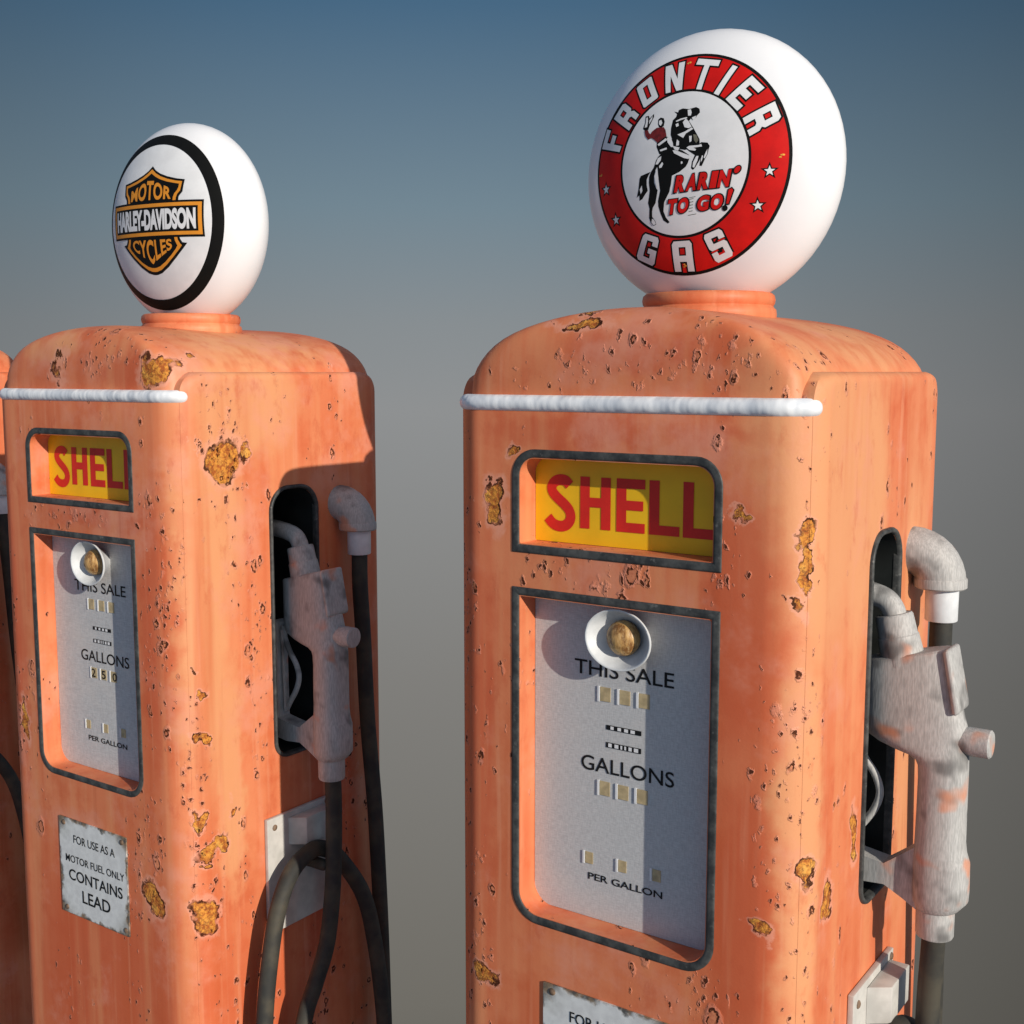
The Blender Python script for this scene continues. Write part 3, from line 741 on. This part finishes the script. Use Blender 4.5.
def shield_face(parent):
    m = MB()
    decal(m, [circle(189.8, 120), circle(167.3, 120)], gblk, 1)
    decal(m, [circle(166.2, 96)], gwht, 0)
    R_ = lambda p: (p[0]+4.6, p[1] - .0225*p[0] + 2.8)
    sym = lambda h: [R_(p) for p in h] + [R_((-x, z)) for x, z in reversed(h) if abs(x) > .01]
    top = [(0, 116), (12, 106), (28, 98), (50, 91), (75, 85.5), (98, 82.5), (96.5, 70), (95, 56), (89, 50), (86, 46), (85, 36)]
    topo = [(0, 109), (14, 99.5), (30, 92), (51, 85.5), (75, 80.5), (92, 78.5), (90.5, 68), (89, 59), (82, 52), (79, 45), (78, 36)]
    topi = [(0, 100), (14, 92), (30, 85.5), (51, 79.5), (75, 75), (85, 73.5), (84, 66), (81, 60), (74, 53), (71, 46), (70, 36)]
    bot = [(85, -34), (87, -43), (92, -50), (104, -51.5), (92, -63), (70, -82), (45, -101), (22, -113.5), (8, -117), (0, -117.6)]
    boto = [(79, -34), (81, -45), (87, -54), (90, -56), (82, -64), (64, -79), (42, -95), (22, -106.5), (8, -110.5), (0, -111)]
    boti = [(71, -34), (73, -46), (78, -56.5), (73, -63), (58, -76), (38, -90), (20, -99), (8, -102), (0, -102.6)]
    for a, b, c in ((top, topo, topi), (bot, boto, boti)):
        decal(m, [sym(a)], gblk, 2); decal(m, [sym(b)], gora, 3); decal(m, [sym(c)], gblk, 4)
    box = lambda x, z: [R_(p) for p in ((-x, -z), (x, -z), (x, z), (-x, z))]
    decal(m, [box(146.5, 38.8)], gblk, 5); decal(m, [box(142.5, 34.2)], gora, 6); decal(m, [box(134.0, 26.6)], gblk, 7)
    def word(s, f, mat, lay, **kw):
        V, F = glyphs(s, **kw)
        P = []
        for u, v in V:
            x, z = R_(f(u, v)); P.append((x/1000, z/1000))
        decal(m, None, mat, lay, (P, F))
    word('HARLEY-DAVIDSON', lambda u, v: (-129+258*u, -22.5+45*v), gwht, 8, bold=.052, space=.97)
    def fm(u, v):
        x = -66+132*u; t_ = 90 - 25*(abs(x)/66)**.8
        return (x, 41.5 + (t_-41.5)*v)
    word('MOTOR', fm, gora, 8, bold=.035, space=1.05)
    def fc(u, v):
        x = -64+128*u; b_ = -95 + 33*(abs(x)/64)**.95
        return (x, b_ + (-42.5-b_)*v)
    word('CYCLES', fc, gora, 8, bold=.03, space=1.06)
    return m.build('globe_face', parent)

def blank_face(parent):
    m = MB(); decal(m, [circle(189.8, 120), circle(167.3, 120)], gblk, 1)
    return m.build('globe_face', parent)

# ------------------------------------------------------------------ nozzle prototype
NY = .3180
def make_nozzle():
    O_ = (.41, NY, -.33)
    root = thing('fuel_nozzle', '', 'fuel nozzle', (O_[0], O_[1], O_[2]+Z0), 'fuel nozzles hung on the pumps with looped hoses')
    b = lambda mb, name, parent, **k: mb.build(name, parent, origin=O_, **k)
    sec = [(.284, -.1505, .416, -.1170, .0285), (.284, -.1530, .4185, -.1195, .0320), (.284, -.200, .4300, -.188, .0325), (.284, -.236, .4400, -.226, .0328), (.286, -.254, .4440, -.240, .0330),
           (.294, -.268, .4460, -.250, .0332), (.310, -.2785, .4468, -.260, .0336), (.334, -.2860, .4472, -.270, .0342), (.358, -.2910, .4476, -.280, .0350), (.370, -.2970, .4480, -.290, .0356), (.3745, -.306, .4482, -.302, .0360),
           (.3755, -.325, .4483, -.322, .0360), (.3750, -.380, .4485, -.378, .0360), (.3740, -.425, .4488, -.423, .0362), (.3735, -.440, .4510, -.440, .0370), (.3730, -.455, .4562, -.456, .0385),
           (.3730, -.500, .4570, -.500, .0388), (.3740, -.520, .4562, -.516, .0380), (.3790, -.5345, .4440, -.5310, .0330), (.3820, -.5365, .4400, -.5335, .0300)]
    L = []
    for xl, zl, xr, zr, hy in sec:
        ring = []; n = .72 if zl > -.27 else .86
        for k in range(32):
            a = 2*PI*k/32; cu = math.copysign(abs(math.cos(a))**n, math.cos(a)); su = math.copysign(abs(math.sin(a))**n, math.sin(a))
            t = .5+.5*cu; ring.append((xl+(xr-xl)*t, NY+hy*su, zl+(zr-zl)*t))
        L.append(ring)
    nb = b(MB().loft(L, cast, True, True, True), 'nozzle_body', root, angle=42)
    # valve cover plate on the outer edge
    pl = [(.4100, -.1185), (.4205, -.1145), (.4385, -.2020), (.4390, -.2120), (.4290, -.2180)]
    b(MB().loft([[(x, y, z) for x, z in pl] for y in (NY-.0315, NY+.0315)], cast, True, True, True), 'valve_cover', nb, bevel=.006)
    b(MB().lathe([(.0005, .0355), (.0195, .0355), (.0218, .0335), (.0220, .001), (.0205, -.004), (.0205, -.012)], (.4455, NY, -.2590), (1, 0, 0), cast, 28), 'valve_cap', nb, angle=40)
    b(MB().lathe([(.0190, .000), (.0285, .000), (.0292, .004), (.0290, .042), (.0275, .0455), (.0190, .0455)], (.4085, NY, -.5345), (0, 0, -1), cast, 28), 'hose_socket', nb, angle=40)
    # spout: two collars and a bent pipe that runs into the bay
    ax = Vector((-.240, 0, .970)).normalized()
    c0 = Vector((.3440, NY, -.1470))
    sp = b(MB().tube(spline([(.3300, NY, -.085), (.3245, NY, -.068), (.3130, NY, -.0545), (.2930, NY, -.0475), (.2680, NY, -.0430), (.2400, NY, -.0410), (.2050, NY, -.0420)], 6), .0182, cast, 22), 'spout', root, angle=60)
    b(MB().lathe([(.0005, -.006), (.0325, -.006), (.0328, .012), (.0315, .0385), (.0305, .0395), (.0298, .041), (.0290, .070), (.0270, .0735), (.0005, .0735)], c0, ax, cast, 30), 'spout_collar', sp, angle=40)
    # hand guard and trigger
    gp = [(.3800, -.4360), (.3600, -.4520), (.3303, -.4750), (.2904, -.4690), (.2640, -.4640), (.2620, -.2500), (.2500, -.2450), (.2480, -.5000), (.2660, -.5090), (.2918, -.5125), (.3316, -.5092), (.3600, -.5240), (.3840, -.5380)]
    V, F = fill([gp])
    m = MB()
    m.loft([[(x, y, z) for x, z in gp] for y in (NY-.0190, NY+.0190)], cast)
    for y in (NY-.0190, NY+.0190): m.add([(x, y, z) for x, z in V], F, cast)
    b(m, 'hand_guard', root, bevel=.003)
    tr = b(MB().tube(spline([(.2700, NY, -.2620), (.2740, NY, -.2850), (.2890, NY, -.3150), (.3070, NY, -.3400), (.3150, NY, -.3680), (.3060, NY, -.3980), (.2870, NY, -.4270), (.2760, NY, -.4450)], 6), .0062, cast, 12, True, True), 'trigger', root, angle=60)
    b(MB().tube([(.2720, NY-.008, -.2660), (.2780, NY-.008, -.4480)], .0036, cast, 10), 'trigger_rod', tr, angle=60)
    # hose: nozzle -> low bend -> over the peg -> low bend -> elbow
    hp = [(.4085, .3185, -.560), (.4050, .3260, -.610), (.4010, .3300, -.680), (.4000, .3290, -.750), (.4000, .3220, -.848), (.4000, .3020, -.955), (.4000, .2650, -1.030),
          (.4000, .2280, -1.100), (.4000, .1930, -1.250), (.3980, .1700, -1.390), (.3940, .1430, -1.440), (.3900, .1240, -1.380), (.3870, .1180, -1.230), (.3850, .1280, -1.050), (.3840, .1540, -.900), (.3800, .1830, -.822),
          (.3720, .2300, -.768), (.3640, .2950, -.7480), (.3640, .3380, -.7580), (.3720, .3780, -.794), (.3840, .4400, -.897), (.3860, .4760, -1.032), (.3840, .5050, -1.220), (.3800, .5180, -1.400), (.3700, .5320, -1.470), (.3580, .5440, -1.430), (.3540, .5420, -1.250), (.3540, .5360, -1.050), (.3550, .5280, -.900), (.3570, .5150, -.720), (.3530, .4980, -.500), (.3560, .4840, -.300), (.3572, .4745, -.180), (.3575, .4740, -.090)]
    b(MB().tube(spline(hp, 9), .0182, rubber, 18), 'hose', root, angle=80)
    return root, O_

pump = make_pump()
nozzle, NO = make_nozzle()
PL = ['nearest orange gas pump, its white globe showing a rearing horse in a red ring', 'middle orange gas pump, its white globe showing an orange shield in a black ring',
      'orange gas pump cut off by the left edge, behind the shield globe pump']
NL = ['grey fuel nozzle in full sun on the side of the horse globe pump', 'grey fuel nozzle in shadow on the side of the shield globe pump', 'fuel nozzle and hose on the pump cut off by the left edge']
pump['label'] = PL[0]; nozzle['label'] = NL[0]
pumps = [pump]
for i in (1, 2):
    pumps.append(copy_thing(pump, (OFF[i][0], OFF[i][1], 0), PL[i]))
    copy_thing(nozzle, (NO[0]+OFF[i][0], NO[1]+OFF[i][1], NO[2]+Z0), NL[i])
for i, p in enumerate(pumps):
    g = [c for c in p.children if c.name.startswith('globe') and not c.name.startswith('globe_')][0]
    (horse_face, shield_face, blank_face)[i](g)
# the middle pump's gallons counter still shows figures
dl2 = [c for c in pumps[1].children if c.name.startswith('dial_sheet')][0]
for ch, x in (('2', -.0405), ('5', -.0052), ('0', .0325)):
    t = MB(); text_on(t, ch, x, x+.0135, -.3610, -.3425, .0440-.0016, blk, bold=.012)
    t.build('counter_figure', dl2)

# ------------------------------------------------------------------ kerb island under the pumps
conc = plain('concrete', (.34, .33, .31), .85, .2, .2, 8., .2)
o = rrect(-3.3, .60, -.08, .70, [.05]*4, 6)
isl = MB().loft([[(x, y, z) for x, y in o] for z in (-Z0-.30, -Z0-.012)] + [[(x*.997, .31+(y-.31)*.985, -Z0) for x, y in o]], conc, True, True, True).build('pavement', None)
isl['kind'] = 'structure'

# ------------------------------------------------------------------ camera
cam = bpy.data.cameras.new('camera'); co = bpy.data.objects.new('camera', cam); COL.objects.link(co)
cam.sensor_width = 36; cam.lens = 36*1197.03/1024; cam.clip_start = .05; cam.clip_end = 200
co.location = (.891587, -1.534168, .299698+Z0); co.rotation_euler = (PI/2-.116195, 0, .609820)
scene.camera = co

# ------------------------------------------------------------------ light
S = Vector((1., -.35, .348))
sun = bpy.data.lights.new('sun', 'SUN'); so = bpy.data.objects.new('sun', sun); COL.objects.link(so)
sun.energy = 4.2; sun.angle = math.radians(.5); sun.color = (1., .93, .82)
so.rotation_euler = S.to_track_quat('Z', 'Y').to_euler(); so.location = (3, -2, 5)
W = bpy.data.worlds.new('World'); scene.world = W; W.use_nodes = True
nt = W.node_tree; nt.nodes.clear()
def N(kind, **kw):
    nd = nt.nodes.new(kind)
    for k, v in kw.items(): setattr(nd, k, v)
    return nd
def LK(a, b): nt.links.new(a, b)
out = N('ShaderNodeOutputWorld'); bg = N('ShaderNodeBackground'); LK(bg.outputs[0], out.inputs[0])
tc = N('ShaderNodeTexCoord'); sepx = N('ShaderNodeSeparateXYZ'); LK(tc.outputs['Generated'], sepx.inputs[0])
sky = N('ShaderNodeTexSky', sky_type='NISHITA', sun_disc=False, sun_elevation=math.atan2(S.z, math.hypot(S.x, S.y)), sun_rotation=math.atan2(S.x, S.y))
sky.dust_density = 3.
skym = N('ShaderNodeVectorMath', operation='SCALE'); LK(sky.outputs[0], skym.inputs[0]); skym.inputs['Scale'].default_value = SKY_STR
# dusty air: grey below and at the horizon, thinning to blue overhead (by elevation)
ramp = N('ShaderNodeValToRGB'); mr = N('ShaderNodeMapRange'); LK(sepx.outputs[2], mr.inputs[0]); mr.inputs[1].default_value = -1; mr.inputs[2].default_value = 1
LK(mr.outputs[0], ramp.inputs[0])
stops = [(-1., (.05, .046, .040)), (-.62, (.09, .083, .072)), (-.485, (.162, .153, .133)), (-.25, (.215, .210, .198)), (-.03, (.275, .283, .287)), (.04, (.245, .270, .285)), (.132, (.171, .242, .292)), (.284, (.063, .138, .228)), (.5, (.05, .11, .20)), (1., (.05, .10, .19))]
cr = ramp.color_ramp
while len(cr.elements) < len(stops): cr.elements.new(.5)
for e, (p, c) in zip(cr.elements, stops): e.position = (p+1)/2; e.color = (*c, 1)
# vignette put into the sky: dims beside the view axis; added fill behind camera
az = math.radians(90) + .61 + .06
dot = N('ShaderNodeVectorMath', operation='DOT_PRODUCT'); nrm = N('ShaderNodeVectorMath', operation='NORMALIZE'); fl = N('ShaderNodeVectorMath', operation='MULTIPLY')
LK(tc.outputs['Generated'], fl.inputs[0]); fl.inputs[1].default_value = (1, 1, 0); LK(fl.outputs[0], nrm.inputs[0]); LK(nrm.outputs[0], dot.inputs[0]); dot.inputs[1].default_value = (math.cos(az), math.sin(az), 0)
r2 = N('ShaderNodeValToRGB'); m2 = N('ShaderNodeMapRange'); LK(dot.outputs['Value'], m2.inputs[0]); m2.inputs[1].default_value = -1; m2.inputs[2].default_value = 1; LK(m2.outputs[0], r2.inputs[0])
c2 = r2.color_ramp; st2 = AZ_STOPS
while len(c2.elements) < len(st2): c2.elements.new(.5)
for e, (p, v) in zip(c2.elements, st2): e.position = (p+1)/2; e.color = (*(q/4 for q in v), 1)
mul = N('ShaderNodeVectorMath', operation='MULTIPLY'); LK(ramp.outputs[0], mul.inputs[0]); LK(r2.outputs[0], mul.inputs[1])
sc4 = N('ShaderNodeVectorMath', operation='SCALE'); LK(mul.outputs[0], sc4.inputs[0]); sc4.inputs['Scale'].default_value = 4.
mx = N('ShaderNodeMix', data_type='RGBA'); f = N('ShaderNodeMapRange', interpolation_type='SMOOTHSTEP'); LK(sepx.outputs[2], f.inputs[0]); f.inputs[1].default_value = .30; f.inputs[2].default_value = .60
LK(f.outputs[0], mx.inputs[0]); LK(sc4.outputs[0], mx.inputs[6]); LK(skym.outputs[0], mx.inputs[7])
LK(mx.outputs[2], bg.inputs[0]); bg.inputs[1].default_value = 1.
vs = scene.view_settings
vs.view_transform = 'Standard'; vs.look = 'None'; vs.exposure = 0; vs.gamma = 1; vs.use_curve_mapping = False
scene.display_settings.display_device = 'sRGB'
scene.cycles.max_bounces = 6
